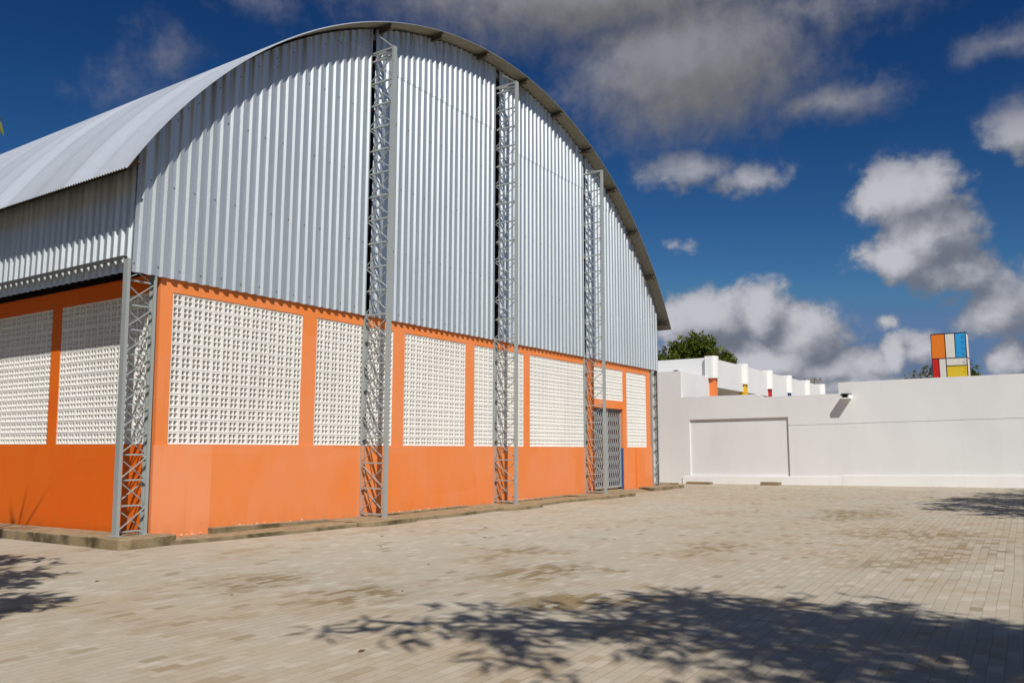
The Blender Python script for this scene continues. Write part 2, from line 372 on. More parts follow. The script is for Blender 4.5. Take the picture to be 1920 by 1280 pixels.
class MB:
    def __init__(s): s.v = []; s.f = []; s.m = []
    def quad(s, a, b, c, d, mi=0):
        n = len(s.v); s.v += [tuple(a), tuple(b), tuple(c), tuple(d)]; s.f.append((n, n + 1, n + 2, n + 3)); s.m.append(mi)
    def box(s, x0, x1, y0, y1, z0, z1, mi=0):
        n = len(s.v)
        s.v += [(x0, y0, z0), (x1, y0, z0), (x1, y1, z0), (x0, y1, z0), (x0, y0, z1), (x1, y0, z1), (x1, y1, z1), (x0, y1, z1)]
        for f in ((0, 3, 2, 1), (4, 5, 6, 7), (0, 1, 5, 4), (1, 2, 6, 5), (2, 3, 7, 6), (3, 0, 4, 7)):
            s.f.append(tuple(n + i for i in f)); s.m.append(mi)
    def hexa(s, pts, mi=0):
        """8 points: bottom ring then top ring"""
        n = len(s.v); s.v += [tuple(p) for p in pts]
        for f in ((0, 3, 2, 1), (4, 5, 6, 7), (0, 1, 5, 4), (1, 2, 6, 5), (2, 3, 7, 6), (3, 0, 4, 7)):
            s.f.append(tuple(n + i for i in f)); s.m.append(mi)
    def bar(s, a, b, w, h, up=(0, 0, 1), mi=0):
        a, b = Vector(a), Vector(b); d = (b - a).normalized(); u = Vector(up)
        sd = d.cross(u)
        if sd.length < 1e-4: sd = d.cross(Vector((1, 0, 0)))
        sd.normalize(); u = sd.cross(d)
        r = [(-w / 2, -h / 2), (w / 2, -h / 2), (w / 2, h / 2), (-w / 2, h / 2)]
        s.hexa([a + sd * p + u * q for p, q in r] + [b + sd * p + u * q for p, q in r], mi)
    def tube(s, pts, rads, seg=7, mi=0):
        rings = []
        for i, p in enumerate(pts):
            p = Vector(p); d = (Vector(pts[min(i + 1, len(pts) - 1)]) - Vector(pts[max(i - 1, 0)])).normalized()
            a = d.cross(Vector((0.3, 0.9, 0.1))).normalized(); b = d.cross(a)
            n = len(s.v)
            for j in range(seg):
                t = 2 * math.pi * j / seg
                s.v.append(tuple(p + (a * math.cos(t) + b * math.sin(t)) * rads[i]))
            rings.append(n)
        for r0, r1 in zip(rings, rings[1:]):
            for j in range(seg):
                s.f.append((r0 + j, r0 + (j + 1) % seg, r1 + (j + 1) % seg, r1 + j)); s.m.append(mi)
        s.f.append(tuple(rings[-1] + j for j in range(seg))); s.m.append(mi)
        s.f.append(tuple(rings[0] + j for j in reversed(range(seg)))); s.m.append(mi)
    def prism(s, poly, z0, z1, mi=0):
        """poly of (x, y) counter-clockwise; z0, z1 may be functions of (x, y)"""
        f0 = z0 if callable(z0) else (lambda x, y: z0); f1 = z1 if callable(z1) else (lambda x, y: z1)
        n = len(s.v); c = len(poly)
        s.v += [(x, y, f0(x, y)) for x, y in poly] + [(x, y, f1(x, y)) for x, y in poly]
        s.f.append(tuple(n + c + i for i in range(c))); s.m.append(mi)
        s.f.append(tuple(n + i for i in reversed(range(c)))); s.m.append(mi)
        for i in range(c):
            j = (i + 1) % c
            s.f.append((n + i, n + j, n + c + j, n + c + i)); s.m.append(mi)
    def build(s, name, mats, parent=None, warp=None, smooth=False, tint=None):
        me = bpy.data.meshes.new(name)
        v = [warp(p) for p in s.v] if warp else s.v
        me.from_pydata(v, [], s.f)
        for m in (mats if isinstance(mats, (list, tuple)) else [mats]): me.materials.append(m)
        if any(s.m): me.polygons.foreach_set('material_index', s.m)
        if smooth: me.polygons.foreach_set('use_smooth', [True] * len(s.f))
        if tint is not None:
            at = me.attributes.new('tint', 'FLOAT', 'FACE'); at.data.foreach_set('value', tint)
        me.update()
        o = bpy.data.objects.new(name, me); COL.objects.link(o)
        if parent: o.parent = parent
        return o


def bevel(o, w=0.008, seg=2):
    md = o.modifiers.new('bevel', 'BEVEL'); md.width = w; md.segments = seg; md.limit_method = 'ANGLE'
    return o


def empty(name, label, cat, group=None):
    o = bpy.data.objects.new(name, None); COL.objects.link(o); o.empty_display_size = 0.3
    return tag(o, label, cat, group)


def clamp(a, lo, hi): return max(lo, min(hi, a))
def gz(x, y): return -1.502 + 0.0067 * clamp(x, -40, 60) - 0.0125 * clamp(y, -40, 40)


# ------------------------------------------------------------------ ground
g = MB()
gx = [-900, -40, 60, 900]; gy = [-900, -40, 40, 900]
for i in range(3):
    for j in range(3):
        a = [(gx[i], gy[j]), (gx[i + 1], gy[j]), (gx[i + 1], gy[j + 1]), (gx[i], gy[j + 1])]
        g.quad(*[(x, y, gz(x, y)) for x, y in a])
tag(g.build('ground', M['paver']), kind='structure')

# ------------------------------------------------------------------ the hall
Wd = 18.158; R = 11.66; ZC = -1.951; TH = 1.031; XC = Wd / 2; YF = -0.43; LEN = 24.0
hall = empty('sports_hall', 'large arched hall with corrugated metal gable above an orange wall of white pierced blocks', 'hall')


def arc_z(x, r=R): return ZC + math.sqrt(max(0.0, r * r - (x - XC) ** 2))


def wall_grid(us, zs, holes, thick, to3, mb, mi=0):
    """a wall of thickness with rectangular openings; to3(u, depth, z)"""
    us = sorted(set(us)); zs = sorted(set(zs))
    solid = {}
    for i in range(len(us) - 1):
        for j in range(len(zs) - 1):
            cu, cz = (us[i] + us[i + 1]) / 2, (zs[j] + zs[j + 1]) / 2
            solid[i, j] = not any(a < cu < b and c < cz < d for a, b, c, d in holes)
    for (i, j), s_ in solid.items():
        if not s_: continue
        u0, u1, z0, z1 = us[i], us[i + 1], zs[j], zs[j + 1]
        mb.quad(to3(u0, 0, z0), to3(u1, 0, z0), to3(u1, 0, z1), to3(u0, 0, z1), mi)
        mb.quad(to3(u1, thick, z0), to3(u0, thick, z0), to3(u0, thick, z1), to3(u1, thick, z1), mi)
        if not solid.get((i - 1, j)): mb.quad(to3(u0, thick, z0), to3(u0, 0, z0), to3(u0, 0, z1), to3(u0, thick, z1), mi)
        if not solid.get((i + 1, j)): mb.quad(to3(u1, 0, z0), to3(u1, thick, z0), to3(u1, thick, z1), to3(u1, 0, z1), mi)
        if not solid.get((i, j - 1)): mb.quad(to3(u0, thick, z0), to3(u1, thick, z0), to3(u1, 0, z0), to3(u0, 0, z0), mi)
        if not solid.get((i, j + 1)): mb.quad(to3(u0, 0, z1), to3(u1, 0, z1), to3(u1, thick, z1), to3(u0, thick, z1), mi)


PAN = [(0.223, 2.931, 0, 2.4), (3.274, 5.416, 0, 2.4), (5.769, 7.925, 0, 2.4), (8.261, 10.417, 0, 2.4), (10.70, 13.60, 0, 2.4),
       (14.22, 16.13, 1.43, 2.4), (16.375, 17.855, 0, 2.4)]
DOOR = (14.20, 16.12, -1.7, 1.185)
front = lambda u, d, z: (u, d, z)
mb = MB()
wall_grid([0, Wd] + [e for p in PAN + [DOOR] for e in p[:2]], [-1.7, 0, 1.185, 1.43, 2.4, 2.66], PAN + [DOOR], 0.17, front, mb)
mb.build('facade_wall', M['orange'], hall, lean)
# the painted dado stands a little proud below the blocks
mb = MB()
mb.box(-0.03, 1.05, -0.026, -0.001, -1.46, -0.004)
o = mb.build('dado', M['orange_patch'], hall, lean); o['label'] = 'paler repainted patch of dado at the near corner'
mb = MB()
mb.box(1.053, 14.19, -0.016, -0.001, -1.7, -0.004)
mb.box(16.13, 16.90, -0.016, -0.001, -1.7, -0.004); mb.box(17.06, Wd + 0.05, -0.016, -0.001, -1.7, -0.004)
mb.build('dado', M['orange'], hall, lean)
mb = MB(); mb.box(16.902, 17.058, -0.019, -0.001, -1.7, -0.004)
o = mb.build('wall_stripe', M['orange_stripe'], hall); o['label'] = 'brighter orange stripe beside the gate'
mb = MB(); mb.quad((16.1185, 0.003, -1.30), (16.1185, 0.168, -1.30), (16.1185, 0.168, -0.02), (16.1185, 0.003, -0.02))
mb.box(16.105, 16.1195, 0.004, 0.166, -1.29, -0.02)
o = mb.build('door_jamb_dado', M['blue'], hall); o['label'] = 'dark blue painted foot of the door jamb'


# pierced block screens
def block_template(bw, bh):
    g_, e, em, dp, jd = 0.004, 0.0185, 0.0125, 0.085, 0.014
    hw = (bw - 2 * g_ - 2 * e - em) / 2; hh = (bh - 2 * g_ - 2 * e - em) / 2
    cu = [g_, g_ + e, g_ + e + hw, g_ + e + em + hw, g_ + e + em + 2 * hw, bw - g_]
    cz = [g_, g_ + e, g_ + e + hh, g_ + e + em + hh, g_ + e + em + 2 * hh, bh - g_]
    q = []
    for i in range(5):
        for j in range(5):
            u0, u1, z0, z1 = cu[i], cu[i + 1], cz[j], cz[j + 1]
            if i in (1, 3) and j in (1, 3):
                t = 0.011
                fr = [(u0, 0, z0), (u1, 0, z0), (u1, 0, z1), (u0, 0, z1)]
                bk = [(u0 + t, dp, z0 + t), (u1 - t, dp, z0 + t), (u1 - t, dp, z1 - t), (u0 + t, dp, z1 - t)]
                for a in range(4):
                    b = (a + 1) % 4; q.append((fr[a], fr[b], bk[b], bk[a]))
            else: q.append(((u0, 0, z0), (u1, 0, z0), (u1, 0, z1), (u0, 0, z1)))
    A = [(cu[0], 0, cz[0]), (cu[5], 0, cz[0]), (cu[5], 0, cz[5]), (cu[0], 0, cz[5])]
    B = [(p[0], jd, p[2]) for p in A]; C_ = [(0, jd, 0), (bw, jd, 0), (bw, jd, bh), (0, jd, bh)]
    for a in range(4):
        b = (a + 1) % 4
        q.append((A[b], A[a], B[a], B[b])); q.append((B[b], B[a], C_[a], C_[b]))
    return q


def screen(u0, u1, z0, z1, nu, nz, to3, wp, label=None):
    bw, bh = (u1 - u0) / nu, (z1 - z0) / nz
    q = block_template(bw, bh); mb = MB(); rnd = random.Random(int(u0 * 100))
    for i in range(nu):
        for j in range(nz):
            du, dz, dd = u0 + i * bw, z0 + j * bh, 0.010 + rnd.uniform(0, 0.004)
            ou, oz = rnd.uniform(-0.001, 0.001), rnd.uniform(-0.0006, 0.0006)
            for f in q: mb.quad(*[to3(p[0] + du + ou, p[1] + dd, p[2] + dz + oz) for p in f])
    o = mb.build('block_screen', M['block'], hall, wp)
    if label: o['label'] = label
    return o


for p, nu in zip(PAN, (14, 11, 11, 11, 15, 10, 8)):
    nz = 5 if p[2] > 1 else 12
    screen(p[0] + 0.001, p[1] - 0.001, p[2] + 0.001, p[3] - 0.001, nu, nz, front, lean)

# side wall (faces -x)
side = lambda u, d, z: (d, u, z)
SP = [(0.25, 2.94), (3.24, 5.93), (6.23, 8.92), (9.22, 11.91)]
mb = MB()
wall_grid([0.172, LEN] + [e for p in SP for e in p], [-1.9, 0, 2.4, 2.69], [(a, b, 0, 2.4) for a, b in SP], 0.17, lambda u, d, z: (d, u, z), mb)
mb.build('side_wall', M['orange_deep'], hall, lean)
for a, b in SP[:3]: screen(a + .001, b - .001, .001, 2.399, 14, 12, side, lean)
screen(SP[3][0], SP[3][1], 0, 2.4, 14, 12, side, lean)
mb = MB(); mb.box(Wd - 0.17, Wd, 0.172, LEN, -1.9, 3.3); mb.build('side_wall', M['orange_deep'], hall)
mb = MB(); mb.box(-0.5, Wd + 0.5, LEN + 0.02, LEN + 0.2, -2.0, 4.0); mb.quad((-.6, LEN + .1, 4), (Wd + .6, LEN + .1, 4), (Wd * .8, LEN + .1, 8.2), (Wd * .2, LEN + .1, 8.2)); mb.quad((Wd * .2, LEN + .1, 8.2), (Wd * .8, LEN + .1, 8.2), (Wd * .6, LEN + .1, 9.5), (Wd * .4, LEN + .1, 9.5))
mb.build('rear_wall', M['interior'], hall)

# corrugated gable cladding, four bays between the truss columns
RIB = [(0.0, 0), (0.067, 0), (0.098, 1), (0.164, 1)]      # pan, flank, crest, flank over a 0.2 m pitch
PITCH = 0.195


def rib_points(u0, u1, y_pan, y_crest, phase=0.0):
    pts = []
    n0 = int((u0 - phase) / PITCH) - 2
    brk = []
    for n in range(n0, int((u1 - phase) / PITCH) + 3):
        for a, c in RIB: brk.append((phase + n * PITCH + a, y_crest if c else y_pan))
    def val(u):
        for (a, ya), (b, yb) in zip(brk, brk[1:]):
            if a <= u <= b: return ya + (yb - ya) * (u - a) / max(1e-9, b - a)
        return y_pan
    pts = [(u0, val(u0))] + [(u, y) for u, y in brk if u0 + 1e-4 < u < u1 - 1e-4] + [(u1, val(u1))]
    return pts


ZB = 2.604
bays = [(-0.53, 4.487, 8.22, 0.07), (4.597, 9.03, 8.03, 0.02), (9.14, 13.58, 7.72, 0.05), (13.69, 18.69, 7.42, 0.03)]
CLADGRID = [2.75, 4.1, 5.5, 6.9, 8.3]
for bi, (x0, x1, lap, ph) in enumerate(bays):
    mb = MB()
    pts = rib_points(x0, x1, -0.036, -0.074, ph)
    for (xa, ya), (xb, yb) in zip(pts, pts[1:]):
        ta, tb = arc_z(xa) - 0.055, arc_z(xb) - 0.055
        la, lb = min(lap, ta), min(lap, tb)
        jz = random.uniform(-0.004, 0.004)
        mb.quad((xa, ya, ZB + jz), (xb, yb, ZB + jz), (xb, yb, lb), (xa, ya, la))
        if ta > lap - 0.03 and tb > lap - 0.03:
            la2, lb2 = lap - 0.05, lap - 0.05
            mb.quad((xa, ya - 0.010, la2), (xb, yb - 0.010, lb2), (xb, yb - 0.004, tb), (xa, ya - 0.004, ta))
            mb.quad((xb, yb, lb2 - 0.001), (xa, ya, la2 - 0.001), (xa, ya - 0.010, la2), (xb, yb - 0.010, lb2))
    # screw heads along the girts, in the pans
    n = 0; xx = ph + PITCH * math.ceil((x0 - ph) / PITCH) + 0.0325
    while xx < x1 - 0.03:
        for gi, zg in enumerate(CLADGRID + [arc_z(xx) - 0.28]):
            if zg < arc_z(xx) - 0.2 and (n + gi) % 2 == 0 and random.random() < 0.85:
                z = zg + random.uniform(-0.02, 0.02); x = xx + random.uniform(-0.012, 0.012)
                mb.box(x - 0.009, x + 0.009, -0.048, -0.0365, z - 0.009, z + 0.009, 1)
        n += 1; xx += PITCH
    mb.build('gable_cladding', [M['clad'], M['screw']], hall, lean)

# side cladding
for xs, sg in ((-0.53, 1), (Wd + 0.53, -1)):
    mb = MB(); pts = rib_points(-0.03, LEN, 0.0, -0.042 * sg)
    for (ya, da), (yb, db) in zip(pts, pts[1:]):
        mb.quad((xs + db + 0.042 * sg, yb, ZB + 0.02), (xs + da + 0.042 * sg, ya, ZB + 0.02), (xs + da + 0.042 * sg, ya, 4.52), (xs + db + 0.042 * sg, yb, 4.52))
    mb.build('side_cladding', M['clad'], hall, lean)
    mb = MB()
    xa, xb = (xs - 0.085, xs - 0.002) if sg > 0 else (xs + 0.002, xs + 0.085)
    mb.box(xa, xb, 0.07, LEN, 2.842, 2.850)
    mb.box(xa, xa + 0.006, 0.07, LEN, 2.785, 2.8415) if sg > 0 else mb.box(xb - 0.006, xb, 0.07, LEN, 2.785, 2.8415)
    mb.build('eave_flange', M['dark'], hall, lean)
    mb = MB(); y = 0.18
    while y < 12 and sg > 0:
        mb.box(xs - 0.016, xs + 0.002, y - 0.009, y + 0.009, 2.745, 2.762); y += 0.2
    if sg > 0: mb.build('bolt', M['gate'], hall, lean)['kind'] = 'stuff'

# roof
mb = MB(); NTH = 84; ys = []
y = YF; i = 0
prof = [(0.0, 0.0), (0.022, 0.0), (0.0375, 0.016), (0.0595, 0.016)]
while y < LEN:
    for a, h in prof:
        yy = y + a
        s_ = ((yy - YF) % 0.9) / 0.9
        ys.append((yy, h))
    y += 0.075 if y < 9 else 0.15
def ring(yy, h):
    return [(XC + (R + h) * math.sin(t), yy, ZC + (R + h) * math.cos(t)) for t in [-TH + 2 * TH * j / NTH for j in range(NTH + 1)]]
n0 = 0
for yy, h in ys: mb.v += ring(yy, h)
c = NTH + 1
for i in range(len(ys) - 1):
    for j in range(NTH):
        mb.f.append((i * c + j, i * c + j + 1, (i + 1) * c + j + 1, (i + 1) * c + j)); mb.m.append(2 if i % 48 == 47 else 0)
o = mb.build('roof', [M['roof'], M['roof_under'], M['seam'], M['roof_under']], hall)  # seam is the painted lap shadow, roof_under the painted underside shade and bounce
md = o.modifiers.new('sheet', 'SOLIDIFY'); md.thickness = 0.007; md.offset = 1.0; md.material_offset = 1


def arc_bar(mb, th, r0, r1, w, y0, y1, mi=0):
    """a member running along y beneath the roof at angle th"""
    n = Vector((math.sin(th), 0, math.cos(th))); t = Vector((math.cos(th), 0, -math.sin(th))); c0 = Vector((XC, 0, ZC))
    P_ = [c0 + n * r + t * s_ for r, s_ in ((r0, -w / 2), (r0, w / 2), (r1, w / 2), (r1, -w / 2))]
    mb.hexa([(p.x, y0, p.z) for p in P_] + [(p.x, y1, p.z) for p in P_], mi)


for kk in range(-7, 7):
    th = 0.0775 + 0.155 * kk
    if abs(th) > 1.02: continue
    y_ = YF + 0.03 if th > -0.42 else -0.02
    mb = MB()
    arc_bar(mb, th, R - 0.150, R - 0.016, 0.034, y_, LEN)
    arc_bar(mb, th + 0.0036, R - 0.030, R - 0.0165, 0.051, y_ + 0.005, LEN)
    arc_bar(mb, th - 0.0037, R - 0.1505, R - 0.135, 0.051, y_ + 0.005, LEN)
    mb.build('purlin', M['purlin'], hall)
for sg in (-1, 1):
    mb = MB(); arc_bar(mb, sg * (TH - 0.022), R - 0.13, R - 0.018, 0.03, YF + 0.05, LEN)
    mb.build('eave_beam', M['purlin'], hall)
# the curved top chord behind the gable sheets
mb = MB()
for j in range(40):
    t0 = -0.94 + 1.88 * j / 40; t1 = -0.94 + 1.88 * (j + 1) / 40
    def pt(t, r, y_): return (XC + r * math.sin(t), y_, ZC + r * math.cos(t))
    mb.hexa([pt(t0, R - .26, -.02), pt(t1, R - .26, -.02), pt(t1, R - .26, .06), pt(t0, R - .26, .06), pt(t0, R - .14, -.02), pt(t1, R - .14, -.02), pt(t1, R - .14, .06), pt(t0, R - .14, .06)])
mb.build('arch_chord', M['steel'], hall)


# lattice columns
def lattice(name, base, along, across, z0, z1, width, step, chord_w, chord_d, warp=None, top=None, flip=None, inner_top=None):
    """base: centre of the inner chord; along: unit vector inner -> outer chord; across: the other horizontal axis"""
    B = Vector(base); a = Vector(along); c = Vector(across)
    def P3(s_, t_, z): return B + a * s_ + c * t_ + Vector((0, 0, z - B.z))
    lac = MB(); hw = chord_w / 2 - 0.011
    z = z0 + 0.05; i = 0
    while z < z1 - 0.1:
        zt = min(z + step, z1 - 0.03)
        lac.bar(P3(0.02, 0, z), P3(width - 0.02, 0, z), hw * (1.2 if flip is None else 0.6), 0.030 if flip is None else 0.024, (0, 0, 1))
        for sd in (-1, 1):
            up = ((i % 2 == 0) == (sd < 0)) if flip is None else ((sd < 0) == flip)
            if flip is not None and i == 1: up = not up
            za, zb = (z + 0.035, zt - 0.035) if up else (zt - 0.035, z + 0.035)
            lac.bar(P3(0.02, sd * (hw - 0.0), za), P3(width - 0.02, sd * (hw - 0.0), zb), 0.012, 0.025, c)
        z += step; i += 1
    for sd in (-1, 1): lac.bar(P3(0.02, sd * hw, z1 - 0.03), P3(width - 0.02, sd * hw, z1 - 0.03), 0.016, 0.032)
    if top:
        for sd in (-1, 1): lac.bar(P3(width - 0.02, sd * (hw - 0.018), z1 - 0.01), P3(0.10, sd * (hw - 0.018), z1 + top), 0.016, 0.040, c)
    o = lac.build(name, M['steel'], hall, warp)
    for s_, zt in ((0, inner_top or z1 + 0.05), (width, z1)):
        ch = MB(); d2 = chord_d / 2; w2 = chord_w / 2; th = 0.006
        def cb(s0, s1, t0, t1):
            ch.hexa([P3(p, q, zz) for zz in (z0, zt) for p, q in ((s0, t0), (s1, t0), (s1, t1), (s0, t1))])
        outer = 1 if s_ > 0 else -1
        cb(s_ - d2, s_ + d2, -w2, -w2 + th); cb(s_ - d2, s_ + d2, w2 - th, w2)
        e = s_ + d2 * outer
        cb(min(e, e - th * outer), max(e, e - th * outer), -w2 + th, w2 - th)
        # base plate
        bp = MB(); 
        ch.hexa([P3(p, q, zz) for zz in (z0 - 0.012, z0) for p, q in ((s_ - d2 - .03, -w2 - .03), (s_ + d2 + .03, -w2 - .03), (s_ + d2 + .03, w2 + .03), (s_ - d2 - .03, w2 + .03))])
        ch.build('chord', M['steel'], o, warp)
    return o


# middle columns stand out from the gable; the end ones carry the portals at the corners
lattice('lattice_column', (4.542, -0.030, -1.372), (0, -1, 0), (1, 0, 0), -1.365, 8.19, 0.62, 0.49, 0.10, 0.052, None, 0.42, None, 2.66)['label'] = 'lattice column nearest the near corner on the gable'
lattice('lattice_column', (9.085, -0.030, -1.35), (0, -1, 0), (1, 0, 0), -1.348, 9.17, 0.62, 0.49, 0.10, 0.052, None, 0.34, None, 2.66)['label'] = 'middle and tallest lattice column of the gable'
lattice('lattice_column', (13.632, -0.030, -1.30), (0, -1, 0), (1, 0, 0), -1.302, 8.15, 0.62, 0.49, 0.10, 0.052, None, 0.05, None, 2.66)['label'] = 'lattice column beside the folding gate'
lattice('lattice_column', (-0.118, 0.028, -1.335), (-1, 0, 0), (0, 1, 0), -1.335, 2.80, 0.442, 0.377, 0.115, 0.052, lean, None, False)['label'] = 'lattice corner column at the near end'
lattice('lattice_column', (Wd + 0.118, 0.028, -1.24), (1, 0, 0), (0, 1, 0), -1.24, 2.80, 0.442, 0.377, 0.115, 0.052, None, None, False)['label'] = 'lattice corner column at the far end by the white wall'

# folding gate
gt = MB()
gx0, gx1, gz0, gz1, gyc = 14.23, 16.09, -1.20, 1.17, 0.10
for (a, b) in ((gx0, 15.12), (15.20, gx1)):
    n = 7; w = (b - a) / n
    for i in range(n):
        x0 = a + i * w; m = 9; h = (gz1 - gz0) / m
        for j in range(m):
            z = gz0 + j * h
            gt.bar((x0, gyc - 0.012, z), (x0 + w, gyc - 0.012, z + h), 0.006, 0.014, (0, 1, 0))
            gt.bar((x0, gyc + 0.012, z + h), (x0 + w, gyc + 0.012, z), 0.006, 0.014, (0, 1, 0))
        if i: gt.box(x0 - 0.009, x0 + 0.009, gyc + 0.020, gyc + 0.036, gz0, gz1)
o = gt.build('folding_gate', M['gate'], hall); o['label'] = 'grey folding lattice gate'
fr = MB()
for x in (gx0, 15.12, 15.20, gx1): fr.box(x - 0.02, x + 0.02, gyc - 0.022, gyc + 0.019, gz0 + 0.021, gz1 - 0.001)
fr.box(gx0 - 0.02, gx1 + 0.02, gyc - 0.03, gyc + 0.03, gz0 - 0.02, gz0 + 0.02); fr.box(gx0 - 0.02, gx1 + 0.02, gyc - 0.03, gyc + 0.03, gz1, gz1 + 0.012)
fr.build('gate_frame', M['gate'], o)
mb = MB(); mb.box(13.9, 14.6, 1.6, 1.7, -1.3, -0.3); mb.build('interior_dado', M['blue'], hall)

# concrete apron, kerb strips and footings
E0 = 0.072
ap = MB()
poly = [(-0.60, 0.02), (-0.60, -0.38), (0.0, -0.40), (0.7, -0.56), (2.27, -0.78), (3.2, -0.82), (3.8, -0.86), (5.1, -0.94), (6.22, -1.02), (7.0, -1.0), (7.67, -0.94), (8.3, -0.96), (9.27, -0.98), (10.2, -0.88), (11.09, -0.80), (11.88, -0.92), (12.5, -0.95), (14.0, -0.75), (14.0, 0.02)]
ap.prism(poly, lambda x, y: gz(x, y) - 0.3, lambda x, y: gz(x, y) + E0)
bevel(ap.build('apron', M['concrete'], hall), 0.02)
for (x0, x1, h0, h1) in ((1.06, 3.55, -1.325, -1.352), (5.15, 7.85, -1.355, -1.335), (9.6, 12.35, -1.335, -1.30)):
    ks = MB(); ks.hexa([(x0, -0.17, -1.6), (x1, -0.17, -1.6), (x1, -0.017, -1.6), (x0, -0.017, -1.6), (x0, -0.17, h0), (x1, -0.17, h1), (x1, -0.017, h1), (x0, -0.017, h0)])
    bevel(ks.build('kerb_strip', M['concrete'], hall), 0.012)
# plinth along the side wall, wider at the corner
pl = MB()
pl.prism([(-0.66, 0.35), (-0.66, -0.36), (-0.52, -0.44), (0.20, -0.44), (0.26, -0.36), (0.26, 0.30), (-0.02, 0.30), (-0.02, 0.35)], lambda x, y: gz(x, y) - 0.3, lambda x, y: -1.347)
bevel(pl.build('footing', M['concrete'], hall), 0.02)
pl = MB()
pl.prism([(-0.62, LEN), (-0.62, 0.352), (0.0, 0.352), (0.0, LEN)], lambda x, y: gz(x, y) - 0.3, lambda x, y: gz(x, y) + 0.150)
bevel(pl.build('plinth', M['concrete'], hall), 0.02)


fl = MB(); rf = random.Random(12)
for _ in range(60):
    x = rf.choice((rf.uniform(0.05, 0.9), rf.uniform(1.1, 3.5), rf.uniform(5.2, 7.8), rf.uniform(9.7, 12.3)))
    zt = -1.395 if x < 1.0 else (-1.318 - 0.011 * (x - 1.06) if x < 4 else (-1.345 if x < 8 else -1.318))
    y = -0.03 - rf.random() ** 2 * 0.10; w = rf.uniform(.006, .026); h = rf.uniform(.003, .010); d = rf.uniform(.006, .014)
    fl.hexa([(x - w, y - d, zt), (x + w * .8, y - d * .6, zt), (x + w, y + d, zt), (x - w * .7, y + d, zt), (x - w * .7, y - d * .6, zt + h), (x + w * .5, y - d * .5, zt + h * .7), (x + w * .6, y + d * .7, zt + h), (x - w * .5, y + d * .7, zt + h * .8)])
fl.build('paint_flakes', M['white_trim'], hall, lean)['kind'] = 'stuff'


def pad(x0, x1, y0, y1, top, r=0.22):
    pts = []
    for cx_, cy_, a0 in ((x1 - r, y0 + r, -90), (x0 + r, y0 + r, 180)):
        seg = [(cx_ + r * math.cos(math.radians(a0 + d)), cy_ + r * math.sin(math.radians(a0 + d))) for d in range(0, 91, 15)]
        pts.append(seg)
    poly = pts[1] + pts[0] + [(x1, y1), (x0, y1)]
    mb = MB(); mb.prism(poly, lambda x, y: gz(x, y) - 0.3, lambda x, y: top)
    return bevel(mb.build('footing', M['concrete'], hall), 0.018)


pad(3.62, 5.12, -1.10, -0.02, -1.372)
pad(7.95, 9.62, -1.22, -0.02, -1.355, 0.35)
pad(12.45, 14.75, -1.14, -0.02, -1.310, 0.25)
pad(17.15, 19.75, -0.55, 0.7, -1.262, 0.2)
mb = MB(); mb.box(19.9, 21.3, 0.35, 1.3, -1.6, -1.27); bevel(mb.build('footing', M['concrete'], hall), 0.02)
mb = MB(); mb.hexa([(14.77, -0.62, -1.6), (16.95, -0.62, -1.6), (16.95, 0.4, -1.6), (14.77, 0.4, -1.6), (14.77, -0.62, -1.42), (16.95, -0.62, -1.385), (16.95, 0.02, -1.235), (14.77, 0.02, -1.235)])
mb.v[-1] = (14.77, 0.4, -1.228); mb.v[-2] = (16.95, 0.4, -1.228)
mb.build('door_ramp', M['concrete'], hall)

# ------------------------------------------------------------------ white boundary wall
XW = 23.0
bw_ = empty('boundary_wall', 'long white plastered wall with a sunken rectangle and stepped top beyond the yard', 'wall')


def yz_wall(mb, polys, x0, x1):
    """polygons in (y, z) facing -x, extruded from x0 to x1"""
    for poly in polys:
        n = len(mb.v); c = len(poly)
        mb.v += [(x0, y, z) for y, z in poly] + [(x1, y, z) for y, z in poly]
        mb.f.append(tuple(n + i for i in range(c))); mb.m.append(0)
        mb.f.append(tuple(n + c + i for i in reversed(range(c)))); mb.m.append(0)
        for i in range(c):
            j = (i + 1) % c
            mb.f.append((n + j, n + i, n + c + i, n + c + j)); mb.m.append(0)


ZF = -1.75
mb = MB()
# (y decreasing = towards the right of the picture)
yz_wall(mb, [
    [(0.895, ZF), (0.895, 1.956), (0.58, 1.957), (0.58, ZF)],
    [(0.58, 1.075), (0.58, 1.957), (-2.085, 1.972), (-2.339, 1.861), (-3.19, 1.871), (-3.19, 1.115)],
    [(0.58, ZF), (0.58, -1.04), (-3.19, -1.0), (-3.19, ZF)],
    [(-3.19, 0.812), (-3.19, 1.871), (-4.98, 1.900), (-4.98, 0.846)],
    [(-4.98, 0.846), (-4.98, 2.281), (-8.0, 2.314), (-10.52, 2.333), (-30, 2.46), (-30, 1.323)],
    [(-3.19, ZF), (-3.19, 0.800), (-30, 1.311), (-30, ZF)],
], XW, XW + 0.22)
yz_wall(mb, [[(0.60, -1.2), (0.60, 1.2), (-3.21, 1.2), (-3.21, -1.2)]], XW + 0.068, XW + 0.20)
yz_wall(mb, [[(-3.25, 0.70), (-3.25, 0.95), (-29.9, 1.459), (-29.9, 1.209)]], XW + 0.03, XW + 0.19)
mb.build('wall_body', M['white'], bw_)
mb = MB()
yz_wall(mb, [[(0.895, ZF), (0.895, -1.112), (-4.98, -0.985), (-4.98, ZF)]], XW - 0.042, XW - 0.001)
yz_wall(mb, [[(-4.981, ZF), (-4.981, -0.955), (-30, -0.478), (-30, ZF)]], XW - 0.050, XW - 0.001)
mb.build('base_course', M['white_trim'], bw_)
sp = MB()
y0, y1, z0, z1 = -5.40, -5.10, 1.700, 1.872; xs_ = XW - 0.36
sp.box(xs_, XW - 0.001, y0, y0 + 0.045, z0, z1 - 0.03); sp.box(xs_, XW - 0.001, y1 - 0.045, y1, z0, z1 - 0.03)
